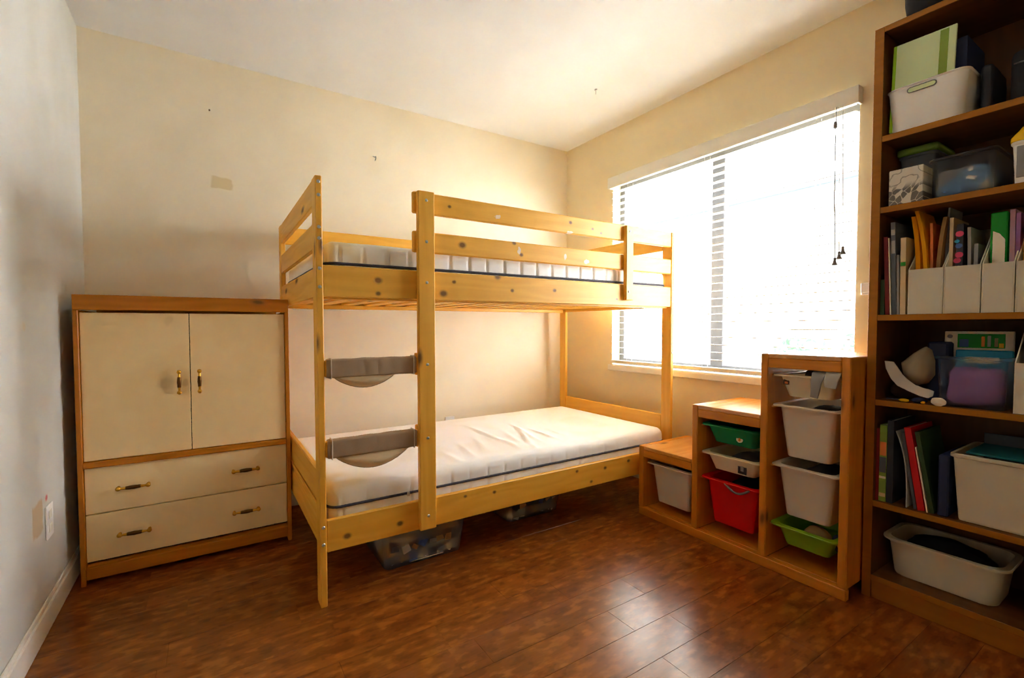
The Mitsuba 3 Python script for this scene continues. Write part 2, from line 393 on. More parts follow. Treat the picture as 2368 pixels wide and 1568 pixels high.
# floor: laminate boards laid along the back wall
struct('floor', box(-W - .1, TH, -D - .1, .1, -.08, -.009, 0), 'dark_gap', 'red-brown laminate floor of long boards')
rnd = random.Random(4)
yb, row = -.008, 0
joints = {13: -1.271, 14: -1.10}
while yb > -D:
    y1, y0 = yb, max(yb - .122, -D)
    ph = joints.get(row, None)
    xs = [ph + 1.2 * k for k in range(-4, 5)] if ph is not None else [(-5.1 + rnd.random() * 1.2) + 1.2 * k for k in range(0, 8)]
    xs = [x for x in xs if -W + .05 < x < -.05]
    ends = [-W] + sorted(xs) + [0.0]
    for a, b in zip(ends[:-1], ends[1:]):
        put('plank', box(a + .0003, b - .0003, y0 + .0003, y1 - .0003, -.009, 0, .0005), 'laminate', 'floor')
    yb -= .122; row += 1

# baseboards
struct('baseboard_left', join(box(-W, -W + .012, -D, 0, 0, .086, .004), box(-W, -W + .007, -D, 0, .08, .104, .003)), 'trim_white', 'white baseboard along the left wall')
struct('baseboard_back', join(box(-W, 0, -.012, 0, 0, .086, .004), box(-W, 0, -.007, 0, .08, .104, .003)), 'trim_white', 'white baseboard along the back wall')
struct('baseboard_right', join(box(-.012, 0, -D, -.012, 0, .086, .004), box(-.007, 0, -D, -.012, .08, .104, .003)), 'trim_white', 'white baseboard under the window')

# dark closet front added out of view, cuts the bounce onto the bookcase
cl = struct('door_1', join(box(-W + .0005, -W + .03, -2.44, -1.55, .01, 2.05, .004), box(-W + .0005, -W + .03, -3.34, -2.45, .01, 2.05, .004)), 'case_z', 'added dark closet doors, unseen, dimming the bookcase')

# window: frame, mullion and two panes, sill
FX0, FX1 = .075, .115
fr = [box(FX0, FX1, WY0, WY1, WZ0, WZ0 + .045, .003), box(FX0, FX1, WY0, WY1, WZ1 - .04, WZ1, .003), box(FX0, FX1, WY1 - .04, WY1, WZ0, WZ1, .003), box(FX0 + .02, FX1, WY0, WY0 + .012, WZ0, WZ1, .003)]
win = struct('window_1', join(*fr), 'frame_dark', 'dark framed sliding window, blown out by daylight')
struct('mullion', box(FX0 - .008, FX1 + .004, -1.222, -1.150, WZ0 + .04, WZ1 - .035, .003), 'frame_dark', 'dark middle mullion', 'window_1')
for a, b in ((-1.152, WY1 - .038), (WY0 + .010, -1.220)):
    put('pane', box(.094, .0945, a, b, WZ0 + .04, WZ1 - .035, 0).slice_plane([.0942, 0, 0], [-1, 0, 0]) if False else
        trimesh.Trimesh([[.095, a, WZ0 + .042], [.095, b, WZ0 + .042], [.095, b, WZ1 - .037], [.095, a, WZ1 - .037]], [[0, 1, 2], [0, 2, 3]], process=False), 'glass', 'window_1', 'clear glass pane')
struct('trim_1', join(box(-.032, .075, WY0 + .0005, WY1 - .0005, WZ0 - .002, WZ0 + .004, .001), box(-.034, 0, WY0 - .012, WY1 + .012, WZ0 - .036, WZ0 + .002, .004)), 'trim_white', 'white window sill')

# ------------------------------------------------------------------ window blind
bl = thing('window_blind', 'white horizontal slat blind with a flat valance hanging in the bright window', 'window blind')
VZ0, VZ1 = 1.992, 2.066
put('valance', box(-.045, -.034, -1.862, -.460, VZ0, VZ1, .002), 'trim_white', bl)
put('valance_return', box(-.034, -.0005, -1.862, -1.852, VZ0, VZ1, .002), 'trim_white', bl)
put('valance_return', box(-.034, -.0005, -.470, -.460, VZ0, VZ1, .002), 'trim_white', bl)
put('head_rail', box(-.032, -.008, WY0 + .006, WY1 - .006, 1.995, 2.03, .002), 'trim_white', bl)
SX = .0
def slat_mesh():
    ys = np.array([WY0 + .008, WY1 - .008]); a = np.linspace(-1, 1, 7)
    xs = a * .024; zs = .0022 * (1 - a ** 2)
    top = np.column_stack([xs, zs + .0012]); bot = np.column_stack([xs, zs - .0012])[::-1]
    sec = np.vstack([top, bot])
    return loft([np.column_stack([sec[:, 0] + SX, np.full(14, y), sec[:, 1]]) for y in ys[::-1]])
sm = slat_mesh(); sd = mikit.ply(sm, 'trim_white', smooth=35)
z = 1.9675
while z > .80:
    k = key('slat', bl)
    scene[k] = {**sd, 'to_world': mi.ScalarTransform4f().translate([0, 0, z])}
    z -= .0437
put('bottom_rail', box(SX - .025, SX + .025, WY0 + .008, WY1 - .008, .768, .788, .003), 'trim_white', bl)
for y in (-.62, -1.16, -1.70):
    for x in (SX - .0265, SX + .0265):
        put('ladder_cord', tube([(x, y, .78), (x, y, 2.0)], .0009, 5), 'trim_white', bl)
put('tilt_cord', tube([(-.05, -1.785, 2.0), (-.051, -1.785, 1.6), (-.05, -1.793, 1.315)], .0011, 5), 'plastic_grey', bl)
put('cord_knob', lathe([(0, .002), (.003, .006), (.018, .007), (.03, .005), (.032, .001)], (-.051, -1.783, 1.905), (0, 0, 1)), 'plastic_grey', bl, 'grey cord knob', smooth=40)
for (y, zt) in ((-1.791, 1.300), (-1.807, 1.325), (-1.820, 1.345)):
    put('lift_cord', tube([(-.048, y + .012, 2.0), (-.049, y + .004, 1.6), (-.05, y, zt + .028)], .0009, 5), 'trim_white', bl)
    put('tassel', lathe([(0, .001), (.0005, .011), (.004, .0115), (.012, .007), (.024, .0045), (.034, .005), (.036, .001)], (-.05, y, zt - .004), (0, 0, 1)), 'plastic_grey', bl, 'grey cord tassel', smooth=40)

# ------------------------------------------------------------------ bunk bed
bed = thing('bunk_bed', 'tall knotty pine bunk bed with guard rail and ladder along the beige wall', 'bunk bed')
X0, X1, YF, YB, BH = -2.159, -.146, -1.059, -.11, 1.567
for (a, b) in ((X0, X0 + .024), (X1 - .024, X1)):
    put('post', box(a, b, YF, YF + .062, 0, BH, .003), 'pine_z', bed)
    put('post', box(a, b, YB - .062, YB, 0, BH, .003), 'pine_z', bed)
ix0, ix1 = X0 + .0245, X1 - .0245
# end boards, between the posts of each end
for (a, b) in ((X0 + .002, X0 + .022), (X1 - .022, X1 - .002)):
    for (z0, z1) in ((1.470, BH), (1.312, 1.408), (1.135, 1.245), (.380, .500), (.222, .366)):
        put('end_board', box(a, b, YF + .0625, YB - .0625, z0, z1, .004), 'pine_y', bed)
put('side_board', box(ix0, ix1, YF + .003, YF + .023, 1.137, 1.252, .003), 'pine_x', bed)
put('side_board', box(ix0, ix1, YF + .003, YF + .023, .200, .319, .003), 'pine_x', bed)
put('side_board', box(ix0, ix1, YB - .023, YB - .003, 1.147, 1.252, .003), 'pine_xb', bed)
put('side_board', box(ix0, ix1, YB - .023, YB - .003, .200, .319, .003), 'pine_xb', bed)
put('back_rail', box(ix0, ix1, YB - .023, YB - .003, 1.476, 1.566, .003), 'pine_xb', bed)
for (z0, z1) in ((1.482, BH), (1.327, 1.411)):
    put('guard_rail', box(-1.783, ix1, YF + .002, YF + .022, z0, z1, .004), 'pine_x', bed)
gx = (-.587, -.520)
put('guard_support', box(gx[0] + .012, gx[1], YF - .021, YF + .0015, 1.165, 1.560, .003), 'pine_z', bed)
LX0, LX1 = -1.772, -1.700
put('ladder_post', box(LX0, LX1, YF - .021, YF + .0015, .203, 1.566, .003), 'pine_z', bed)
for zc in (.876, .580):
    put('ladder_rung', box(ix0, LX1 - .01, YF + .003, YF + .023, zc - .030, zc + .030, .004), 'pine_xb', bed)
    put('rung_block', box(LX0 + .006, LX1 - .006, YF + .0235, YF + .045, zc - .045, zc + .045, .003), 'pine_z', bed)
# slats and their rails under both mattresses
for base in (1.150, .216):
    for (a, b) in ((YF + .0235, YF + .045), (YB - .045, YB - .0235)):
        put('support_rail', box(ix0 + .005, ix1 - .005, a, b, base - .020, base + .002, .002), 'pine_xb', bed)
    n = 15
    for i in range(n):
        x = ix0 + .07 + (ix1 - ix0 - .14) * i / (n - 1)
        put('bed_slat', box(x - .034, x + .034, YF + .0245, YB - .0245, base + .0025, base + .018, .002), 'pine_y', bed)
put('label_strip', box(-2.10, -1.775, YB - .0235, YB - .027 - .021, 1.1225, 1.1295, .001), 'trim_white', bed, 'white strip')
# bolt heads
def bolt(x, y, z, n=(0, -1, 0), r=.0065):
    put('bolt', lathe([(-.002, 0), (-.002, r), (.0005, r), (.0022, r * .75), (.003, r * .3), (.003, 0)], (x, y, z), n, 12), 'steel', bed, 'steel bolt head')
for zz in (1.545, 1.498, 1.385, 1.345, 1.238, 1.172, .297, .234):
    bolt(X0 + .012, YF, zz)
for zz in (1.545, 1.50, 1.225, 1.165, .87):
    bolt(X1 - .012, YF, zz, r=.005)
for zz in (1.53, 1.366, 1.204, .876, .578, .26):
    bolt((LX0 + LX1) / 2, YF - .021, zz)
bolt(-.555, YF - .021, 1.21); bolt(-.548, YF - .021, 1.53)

# mattresses
def wrinkles(p, n, q=.0055):
    up = np.clip(n[:, 2], 0, 1)
    d = np.zeros(len(p))
    for (cx, cy, ang, ln, wd, h) in ((-1.17, -.60, 92, .20, .020, .008), (-1.165, -.86, 88, .08, .016, .005), (-1.01, -.76, 68, .20, .017, .009), (-.955, -.70, 79, .17, .014, .007), (-.89, -.78, 90, .13, .013, .007), (-1.08, -.74, 80, .15, .018, .005), (-1.30, -.77, 78, .11, .020, .005), (-1.54, -.90, 95, .11, .02, .005), (-1.42, -.84, 84, .12, .02, .004), (-.80, -.77, 92, .10, .014, .004)):
        a = math.radians(ang)
        u = (p[:, 0] - cx) * math.cos(a) + (p[:, 1] - cy) * math.sin(a)
        w = -(p[:, 0] - cx) * math.sin(a) + (p[:, 1] - cy) * math.cos(a) + .010 * np.sin(u * 9)
        d += h * np.exp(-(u / ln) ** 2 - (w / wd) ** 2)
    d += .006 * (meshkit.fbm(p * 4.0, 3, 2) - .5)
    out = np.zeros_like(p); out[:, 2] = d * up
    side = 1 - np.abs(n[:, 2])
    seam = np.exp(-((((p[:, 0] + 5) / .093) % 1 - .5) / .075) ** 2)
    out[:, 1] += q * seam * side * (p[:, 1] < -.6)
    out[:, :2] += n[:, :2] * (.006 * (meshkit.fbm(p * 6.0, 2, 5) - .5))[:, None] * side[:, None]
    return out
def loop_path(x0, x1, y0, y1, r, z):
    q = rrect(x1 - x0, y1 - y0, r, 6)
    out = []
    for i in range(len(q)):     # subdivide the straight runs
        a, b = q[i], q[(i + 1) % len(q)]
        n = max(1, int(np.linalg.norm(b - a) / .08))
        out += [a + (b - a) * k / n for k in range(n)]
    q = np.array(out)
    return np.column_stack([q[:, 0] + (x0 + x1) / 2, q[:, 1] + (y0 + y1) / 2, np.full(len(q), z)])
MX0, MX1, MY0, MY1 = -2.122, -.178, -1.032, -.142
def mattress(z0, z1, zp, label):
    t = thing('mattress', label, 'mattress', 'bunk bed mattresses')
    put('cover', soft_box(MX0, MX1, MY0, MY1, z0, z1, .042, (.0055, .014, .012), (lambda p, n: wrinkles(p, n, .003)) if z0 < 1 else wrinkles), 'ticking', t, smooth=True)
    put('piping', tube(loop_path(MX0 - .001, MX1 + .001, MY0 - .001, MY1 + .001, .045, zp), .0052, 8, True), 'piping_dark', t, 'dark piping', smooth=True)
    return t
ml = mattress(.2345, .428, .352, 'thick off-white mattress with dark piping on the lower bunk')
put('piping_clip', box(-1.812, -1.800, MY0 - .009, MY0 - .002, .341, .360, .002), 'seam_white', ml, 'small white clip')
mattress(1.1685, 1.350, 1.263, 'off-white quilted mattress with dark piping on the upper bunk')

# rung covers with net pockets
def rung_cover(zc, label, bulge, right):
    t = thing('rung_cover', label, 'rung cover', 'fabric covers on the ladder rungs')
    a, b = -2.128, LX0 - .002
    def folds(p, n):
        f = .0022 * np.sin(p[:, 0] * 60 + 25 * (p[:, 2] - zc)) * np.sin((p[:, 0] + 2.13) * 9) + .003 * (meshkit.fbm(p * 25, 2, 7) - .5)
        o = np.zeros_like(p); o[:, 1] = -np.abs(f) * (n[:, 1] < -.3); o[:, 2] = f * .5 * np.abs(n[:, 2])
        return o
    put('sleeve', soft_box(a, b, YF - .003, YF + .029, zc - .0345, zc + .0345, .006, .007, folds), 'taupe', t, smooth=True)
    for x in (a + .016, b - .014):
        put('seam', soft_box(x - .0022, x + .0022, YF - .0065, YF + .0325, zc - .0385, zc + .0385, .002, .01), 'seam_white', t, 'pale seam')
    xs0, xs1 = a + .03, right
    U, V = 22, 8
    u, v = np.meshgrid(np.linspace(0, 1, U + 1), np.linspace(0, 1, V + 1), indexing='ij')
    sag = bulge * (np.sin(np.pi * u) ** .8)
    X = xs0 + (xs1 - xs0) * u
    Z = zc - .0335 - sag * v
    Y = YF + .004 - .035 * np.sin(np.pi * v) * np.sin(np.pi * u) + .018 * v
    P = np.stack([X, Y, Z], -1).reshape(-1, 3)
    i, j = np.meshgrid(np.arange(U), np.arange(V), indexing='ij')
    q = (i * (V + 1) + j).ravel()
    F = np.vstack([np.stack([q, q + V + 1, q + V + 2], 1), np.stack([q, q + V + 2, q + 1], 1)])
    put('net_pocket', trimesh.Trimesh(P, F, process=False), 'netting', t, 'beige net pocket', smooth=True)
    e = P.reshape(U + 1, V + 1, 3)[:, -1]
    put('net_trim', tube(e, .0016, 6), 'net_trim', t, 'darker trim')
rung_cover(.876, 'taupe fabric cover with a hanging net pocket on the upper ladder rung', .045, -1.86)
rung_cover(.580, 'taupe fabric cover with a deep net pocket on the lower ladder rung', .062, -1.80)

# ------------------------------------------------------------------ wardrobe
wd = thing('wardrobe', 'low orange wood wardrobe with two cream doors above two cream drawers', 'wardrobe')
A0, A1, AF, AB, AH = -2.952, -2.165, -.441, -.014, 1.160
put('side_panel', box(A0, A0 + .017, AF, AB, 0, AH - .0605, .002), 'ward_z', wd)
put('side_panel', box(A1 - .017, A1, AF, AB, 0, AH - .0605, .002), 'ward_z', wd)
put('top_rail', box(A0, A1, AF, AF + .022, AH - .06, AH, .002), 'ward_x', wd)
put('top_panel', box(A0, A1, AF + .0225, AB, AH - .025, AH, .002), 'ward_x', wd)
put('divider_rail', box(A0 + .0175, A1 - .0175, AF, AB - .01, .470, .494, .002), 'ward_x', wd)
put('plinth', box(A0 + .0175, A1 - .0175, AF + .001, AF + .02, .022, .070, .002), 'ward_x', wd)
put('bottom_panel', box(A0 + .0175, A1 - .0175, AF + .021, AB - .01, .06, .078, .002), 'ward_x', wd)
put('back_panel', box(A0 + .002, A1 - .002, AB + .0005, AB + .005, .03, AH - .03, 0), 'ward_z', wd)
def pull(parent, c, axis, ln):
    """Bar pull with ball ends standing off the front on two stems."""
    ax = np.array(axis, float); c = np.array(c, float); h = ln / 2
    k = key('handle', parent)
    ball = .0090
    prof = [(-h - ball, 0)] + [(-h + ball * math.sin(a), ball * math.cos(a)) for a in np.linspace(-1.2, 1.1, 7)] + [(-h + .015, .0045), (-h + .021, .0056), (-.022, .0058), (0, .0070), (.022, .0058), (h - .021, .0056), (h - .015, .0045)] + \
           [(h + ball * math.sin(a), ball * math.cos(a)) for a in np.linspace(-1.1, 1.2, 7)] + [(h + ball, 0)]
    bar = lathe(prof, c + [0, -.022, 0], ax, 14)
    st = [lathe([(0, .0062), (.003, .004), (.022, .0035)], c + s * h * ax, (0, -1, 0), 10) for s in (-1, 1)]
    scene[k] = mikit.ply(join(bar, *st), 'brass', smooth=40)
    labels[k] = {'label': 'brass bar pull with ball ends'}
    kg = key('handle_grip', parent)
    scene[kg] = mikit.ply(lathe([(-h * .52, 0), (-h * .5, .0064), (-h * .25, .0074), (0, .0084), (h * .25, .0074), (h * .5, .0064), (h * .52, 0)], c + [0, -.022, 0], ax, 14), 'bronze', smooth=40)
    labels[kg] = {'label': 'dark bronze grip'}
DF = AF + .015
for (a, b, hx) in ((A0 + .0185, -2.5688, -2.608), (-2.5662, A1 - .0185, -2.533)):
    d = put('door', box(a, b, DF, DF + .016, .4965, 1.090, .0015), 'door_cream', wd, 'cream door')
    pull(d, (hx, DF, .795), (0, 0, 1), .088)
for (z0, z1, hz) in ((.2815, .4675, .3745), (.0885, .2775, .183)):
    d = put('drawer', box(A0 + .0185, A1 - .0185, DF, DF + .016, z0, z1, .0015), 'door_cream', wd, 'cream drawer front')
    pull(d, (-2.776, DF, hz), (1, 0, 0), .100)
    pull(d, (-2.360, DF, hz), (1, 0, 0), .100)
put('inner_shade_panel', box(A0 + .0175, A1 - .0175, AF + .03, AF + .036, .08, 1.09, 0), 'dark_gap', wd)  # dark sheet added behind the doors, stands in for shade in the gaps

# ------------------------------------------------------------------ stair-step storage frame with tubs
sf = thing('stair_step_shelf', 'stained pine stair-step storage frame of three bays holding plastic tubs', 'storage unit')
TX0, TX1 = -.473, -.050
cols = [(-1.086, -1.114), (-1.393, -1.421), (-1.700, -1.728), (-1.978, -2.006)]
tops = [.378, .647, .909]
hs = [.378, .647, .909, .909]
for (a, b), h in zip(cols, hs):
    put('upright', box(TX0, TX1, b, a, .0435, h, .003) if (a, b) != cols[0] else box(TX0, TX1, b, a, .0435, h, .003), 'stain_z', sf)
put('bottom_rail', box(TX0, TX0 + .028, -2.006, -1.086, 0, .043, .003), 'stain_y', sf)
put('bottom_rail', box(TX1 - .028, TX1, -2.006, -1.086, 0, .043, .003), 'stain_y', sf)
bays = [(-1.1145, -1.3925), (-1.4215, -1.6995), (-1.7285, -1.9775)]
for (a, b), h in zip(bays, tops):
    put('floor_board', box(TX0 + .0285, TX1 - .0285, b, a, .030, .046, .002), 'stain_y', sf)
    put('front_rail', box(TX0, TX0 + .028, b, a, h - .058, h - .0185, .003), 'stain_y', sf)
    put('back_rail', box(TX1 - .028, TX1, b, a, h - .058, h - .0185, .003), 'stain_y', sf)
    put('top_board', box(TX0, TX1, b, a, h - .018, h, .003), 'stain_x', sf)
ww = .0055
def bay_tub(bay, zrim, zbot, matn, label, name='plastic_tub', r=.03, taper=.022):
    a, b = bays[bay]
    t = thing(name, label, 'plastic tub', 'tubs in the stair-step frame')
    put('tub', tub(TX0 + .012, TX1 - .01, b + .004, a - .004, zbot, zrim, taper=taper, rim=.022, r=r), matn, t, smooth=30)
    for (yy0, yy1) in ((a - .012, a - .0006), (b + .0006, b + .012)):   # runners that carry the rim, on the frame
        put('runner', box(TX0 + .03, TX1 - .03, yy0, yy1, zrim - .0155, zrim - .0085, .001), 'stain_x', sf)
    return t
t1 = bay_tub(0, .296, .083, 'plastic_milky', 'milky white deep tub alone in the lowest bay')
t2 = bay_tub(1, .563, .476, 'plastic_green', 'shallow green tub with a round sticker, top of the middle bay')
t3 = bay_tub(1, .428, .346, 'plastic_cream', 'shallow cream tub with a dark photo sticker, middle of the middle bay')
t4 = bay_tub(1, .308, .094, 'plastic_red', 'deep red tub at the bottom of the middle bay')
t5 = bay_tub(2, .826, .733, 'plastic_cream', 'shallow white tub with a small sticker, topmost in the tall bay')
t6 = bay_tub(2, .699, .482, 'plastic_milky', 'deep milky tub, second from the top in the tall bay')
t7 = bay_tub(2, .450, .236, 'plastic_milky', 'deep milky tub above the lime tub in the tall bay')
t8 = bay_tub(2, .199, .112, 'plastic_lime', 'shallow lime green tub at the bottom of the tall bay')
FXT = TX0 + .012 + .022
def on_front(zz, zb, zr, taper=.022):
    return FXT + taper * (zr - .011 - zz) / (zr - zb - .02)
def sticker(t, y, zz, zb, zr, ry, rz, matn, label, round_=False, dx=.0008):
    x = on_front(zz, zb, zr) - dx
    if round_: m = disc_mesh((x + .001, y, zz), (-1, 0, 0), ry, .0012)
    else: m = box(x - .0006, x + .0012, y - ry, y + ry, zz - rz, zz + rz, .0004)
    return put('sticker', m, matn, t, label)
s = sticker(t2, -1.592, .512, .476, .563, .015, 0, 'paper', 'round white sticker', True)
put('sticker_print', join(disc_mesh((on_front(.512, .476, .563) - .0014, -1.592, .509), (-1, 0, 0), .006, .0006), box(on_front(.512, .476, .563) - .002, on_front(.512, .476, .563) - .001, -1.596, -1.588, .513, .522, 0)), 'c_orange', t2)
sticker(t3, -1.607, .386, .346, .428, .019, .028, 'c_dark', 'dark photo sticker')
xx = on_front(.386, .346, .428) - .0016
put('sticker_print', join(box(xx - .0006, xx, -1.613, -1.600, .370, .395, 0), disc_mesh((xx, -1.606, .401), (-1, 0, 0), .006, .0006)), 'c_grey', t3)
sticker(t5, -1.779, .793, .733, .826, .0105, .010, 'c_brown', 'small dark sticker')
xx = on_front(.793, .733, .826) - .0016
put('sticker_print', box(xx - .0006, xx, -1.785, -1.773, .786, .795, 0), 'c_orange', t5)
# a grey clip on the red tub's rim
xr = TX0 + .012
put('rim_clip', tube([(xr + .004, -1.545 - .11 * u, .303 - .03 * math.sin(math.pi * u)) for u in np.linspace(0, 1, 14)], .0052, 8), 'plastic_grey', t4, 'grey plastic clip', smooth=True)
# contents
def lump(name, label, cat, c, s, matn, seed, group=None):
    m = trimesh.creation.icosphere(subdivisions=3, radius=1.0)
    v = np.array(m.vertices)
    v *= (0.8 + .4 * meshkit.fbm(v * 1.7 + seed, 3, seed))[:, None]
    m = trimesh.Trimesh(v * np.array(s) + np.array(c), m.faces, process=False)
    k = put(name, m, matn, None, label, True, cat, group)
    return k
# grey cloth hanging over the front of the top tub
def strap(name, label, path_yz_x, width, thick, matn, parent=None):
    p = np.array(path_yz_x, float)
    t = np.gradient(p, axis=0); t /= np.linalg.norm(t, axis=1, keepdims=True)
    wdir = np.array([0, 1.0, 0]); loops = []
    for q, d, w in zip(p, t, np.broadcast_to(width, len(p))):
        n = np.cross(d, wdir); n /= np.linalg.norm(n) + 1e-9
        wv = np.cross(n, d)
        sec = rrect(w, thick, thick * .45, 3)
        loops.append(q + sec[:, :1] * wv + sec[:, 1:] * n)
    return loft(loops)
xo = TX0 + .004
sp = [(TX0 + .07, -1.915, .795), (TX0 + .05, -1.912, .835), (TX0 + .02, -1.908, .848), (xo, -1.905, .838), (xo - .006, -1.900, .81), (xo + .004, -1.893, .77), (xo + .008, -1.888, .745)]
glove = thing('cloth_strap', 'grey cloth strap hanging over the front of the topmost tub', 'cloth strap')
put('strap', strap('', '', sp, [.06, .06, .055, .045, .036, .03, .026], .006, None), 'c_grey', glove, smooth=50)
put('loop', strap('', '', [(TX0 + .10, -1.955, .79), (TX0 + .085, -1.952, .842), (TX0 + .05, -1.950, .862), (TX0 + .012, -1.950, .85), (xo - .008, -1.948, .82), (xo - .006, -1.945, .79)], [.05, .055, .055, .05, .044, .038], .006, None), 'paper_grey', glove, smooth=50)
lump('toy_animal', 'small dark toy lying in the topmost tub', 'toy', (-.40, -1.855, .825), (.03, .02, .026), 'c_dark', 3)
put('paper_sheet', rot(box(-.40, -.12, -1.83, -1.745, .826, .829, .0008), [1, 0, 0], -9, (-.3, -1.80, .826)), 'paper_grey', None, 'grey sheet sticking up from the topmost tub', cat='paper')
lump('toy_pile', 'dark things heaped in the upper deep milky tub', 'toys', (-.26, -1.855, .635), (.15, .066, .055), 'c_dark', 5)
lump('toy_pile', 'mixed things heaped in the lower deep milky tub', 'toys', (-.26, -1.855, .385), (.15, .066, .055), 'c_slate', 6)
lump('toy_pile', 'dark blue things heaped in the shallow green tub', 'toys', (-.26, -1.56, .525), (.15, .075, .022), 'navy', 7)
lump('toy_pile', 'grey things heaped in the shallow cream tub', 'toys', (-.26, -1.56, .39), (.15, .072, .024), 'c_slate', 8)
lump('toy_pile', 'dark things heaped in the deep red tub', 'toys', (-.26, -1.56, .25), (.14, .066, .05), 'c_dark', 12)
lump('toy_block', 'tan block in the lime tub, right of a dark one', 'toy', (-.36, -1.87, .170), (.035, .045, .036), 'c_tan', 9)
lump('toy_block', 'dark block in the lime tub at its right end', 'toy', (-.36, -1.945, .165), (.028, .024, .034), 'navy', 10)

# ------------------------------------------------------------------ bookcase
bc = thing('bookcase', 'tall brown wooden bookcase crowded with books, files and bins, beside the window', 'bookcase')
CX, CB, CY0, CY1, CH = -.3514, -.020, -2.012, -2.812, 2.107
put('side_panel', box(CX, CB, CY0 - .026, CY0, 0, CH, .002), 'case_z', bc)
put('side_panel', box(CX, CB, CY1, CY1 + .026, 0, CH, .002), 'case_z', bc)
for a, b in ((CY0 - .026, CY0), (CY1, CY1 + .026)):
    put('front_edge', box(CX - .0022, CX - .0002, a, b, 0, CH, .0006), 'case_edge_lit', bc, 'edge strip with light put into its colour')
iy0, iy1 = CY0 - .0265, CY1 + .0265
put('front_edge', box(CX - .0022, CX - .0002, iy1, iy0, CH - .020, CH, .0006), 'case_edge_lit', bc, 'edge strip with light put into its colour')
put('top_panel', box(CX, CB, iy1, iy0, CH - .020, CH, .002), 'case_y', bc)
put('plinth', box(CX + .002, CX + .02, iy1, iy0, 0, .067, .002), 'case_edge_lit', bc)
put('back_panel', box(CB - .006, CB - .0005, iy1, iy0, .02, CH - .021, 0), 'case_z', bc)
shelf_z = [1.715, 1.457, 1.064, .750, .370, .088]
for zz in shelf_z:
    put('front_edge', box(CX - .0012, CX + .0006, iy1, iy0, zz - .021, zz, .0006), 'case_edge_lit', bc, 'edge strip with light put into its colour')
    put('shelf', box(CX + .001, CB - .0065, iy1, iy0, zz - .021, zz, .0015), 'case_y', bc)

def book(y0, y1, x0, depth, z0, h, cover, label, lean=0, page='paper', stripes=(), name='book', cat='book', group='books on the bookcase', parts=True):
    """Upright, spine towards the room (-x). lean in degrees about the bottom edge."""
    w = abs(y1 - y0); a = max(y0, y1); b = min(y0, y1)
    t = thing(name, label, cat, group)
    c = min(.0025, w * .3)
    ms = [box(x0, x0 + depth, b, b + c, z0, z0 + h, .0006), box(x0, x0 + depth, a - c, a, z0, z0 + h, .0006), box(x0, x0 + c, b, a, z0, z0 + h, .0006)]
    pg = box(x0 + c, x0 + depth - .004, b + c, a - c, z0 + .002, z0 + h - .004, 0)
    about = (x0, a if lean < 0 else b, z0)
    def L(m): return rot(m, [1, 0, 0], lean, about) if lean else m
    put('cover', L(join(*ms)), cover, t)
    put('pages', L(pg), page, t, 'paper pages')
    for (f0, f1, mt) in stripes:
        put('band', L(box(x0 - .0006, x0 + .001, b + .0008, a - .0008, z0 + h * f0, z0 + h * f1, .0003)), mt, t, 'coloured band on the spine')
    return t

# top of the case
k = thing('travel_bag', 'black fabric bag lying on top of the bookcase', 'bag')
put('bag', soft_box(-.33, -.05, -2.62, -2.075, CH + .0005, CH + .21, .045, .03, lambda p, n: n * (.012 * (meshkit.fbm(p * 9, 2, 3) - .5))[:, None] * (p[:, 2:] > CH + .02)), 'black_cloth', k, smooth=True)
put('carry_handle', tube([(-.19, -2.2, CH + .205), (-.19, -2.23, CH + .235), (-.19, -2.35, CH + .245), (-.19, -2.47, CH + .235), (-.19, -2.5, CH + .205)], .008, 8), 'black_plastic', k, smooth=True)

# row 1: white basket with folders
z = shelf_z[0]
bk = thing('storage_basket', 'white plastic basket with a slot handle on the top shelf', 'basket')
bm = tub(-.345, -.075, -2.250, -2.040, z + .0005, 1.872, taper=.012, rim=.003, r=.032, lip=.004)
put('basket', bm, 'plastic_white', bk, smooth=30)
slot = rrect(.072, .017, .008, 5)
xs_ = -.345 + .0035
put('slot', loft([np.column_stack([np.full(len(slot), xs_ + dx), slot[:, 0] - 2.137, slot[:, 1] + 1.851]) for dx in (.002, -.0016)]), 'c_palegreen', bk, 'slot handle showing the folder behind')
rim_ = tube(np.column_stack([np.full(len(slot), xs_ - .0012), slot[:, 0] - 2.137, slot[:, 1] + 1.851]), .0014, 6, True)
put('slot_edge', rim_, 'plastic_grey', bk)
fd = thing('folder', 'pale green folder with a bright green spine standing in the white basket', 'folder')
def leanf(m): return rot(rot(m, [0, 1, 0], 0, (0, 0, 0)), [1, 0, 0], 1.5, (-.31, -2.04, z))
put('cover', leanf(box(-.318, -.310, -2.205, -2.047, z + .014, 2.035, .001)), 'c_palegreen', fd)
put('spine', leanf(box(-.3192, -.309, -2.0555, -2.0465, z + .014, 2.035, .001)), 'c_brightgreen', fd, 'bright green spine strip')
put('band', leanf(box(-.3190, -.318, -2.187, -2.166, z + .10, 2.030, .0003)), 'c_lime', fd, 'soft green band')
book(-2.196, -2.230, -.28, .2, z + .014, .265, 'navy', 'navy binder standing behind the pale green folder', name='binder', cat='binder', group=None)
bag = thing('pouch', 'dark pouch beside the white basket', 'pouch')
put('pouch', soft_box(-.26, -.08, -2.285, -2.256, z + .0005, 1.885, .012, .012, lambda p, n: n * (.006 * (meshkit.fbm(p * 22, 2, 9) - .5))[:, None] * (p[:, 2:] > z + .02)), 'c_dark', bag, smooth=True)
cs = thing('camera_case', 'black case at the right end of the top shelf', 'case')
put('case', soft_box(-.27, -.06, -2.60, -2.322, z + .0005, 1.895, .02, .02), 'black_cloth', cs, smooth=True)
put('zip', tube(np.array([(-.271, -2.59 + .26 * u, 1.85) for u in np.linspace(0, 1, 12)]), .0025, 6), 'plastic_grey', cs)

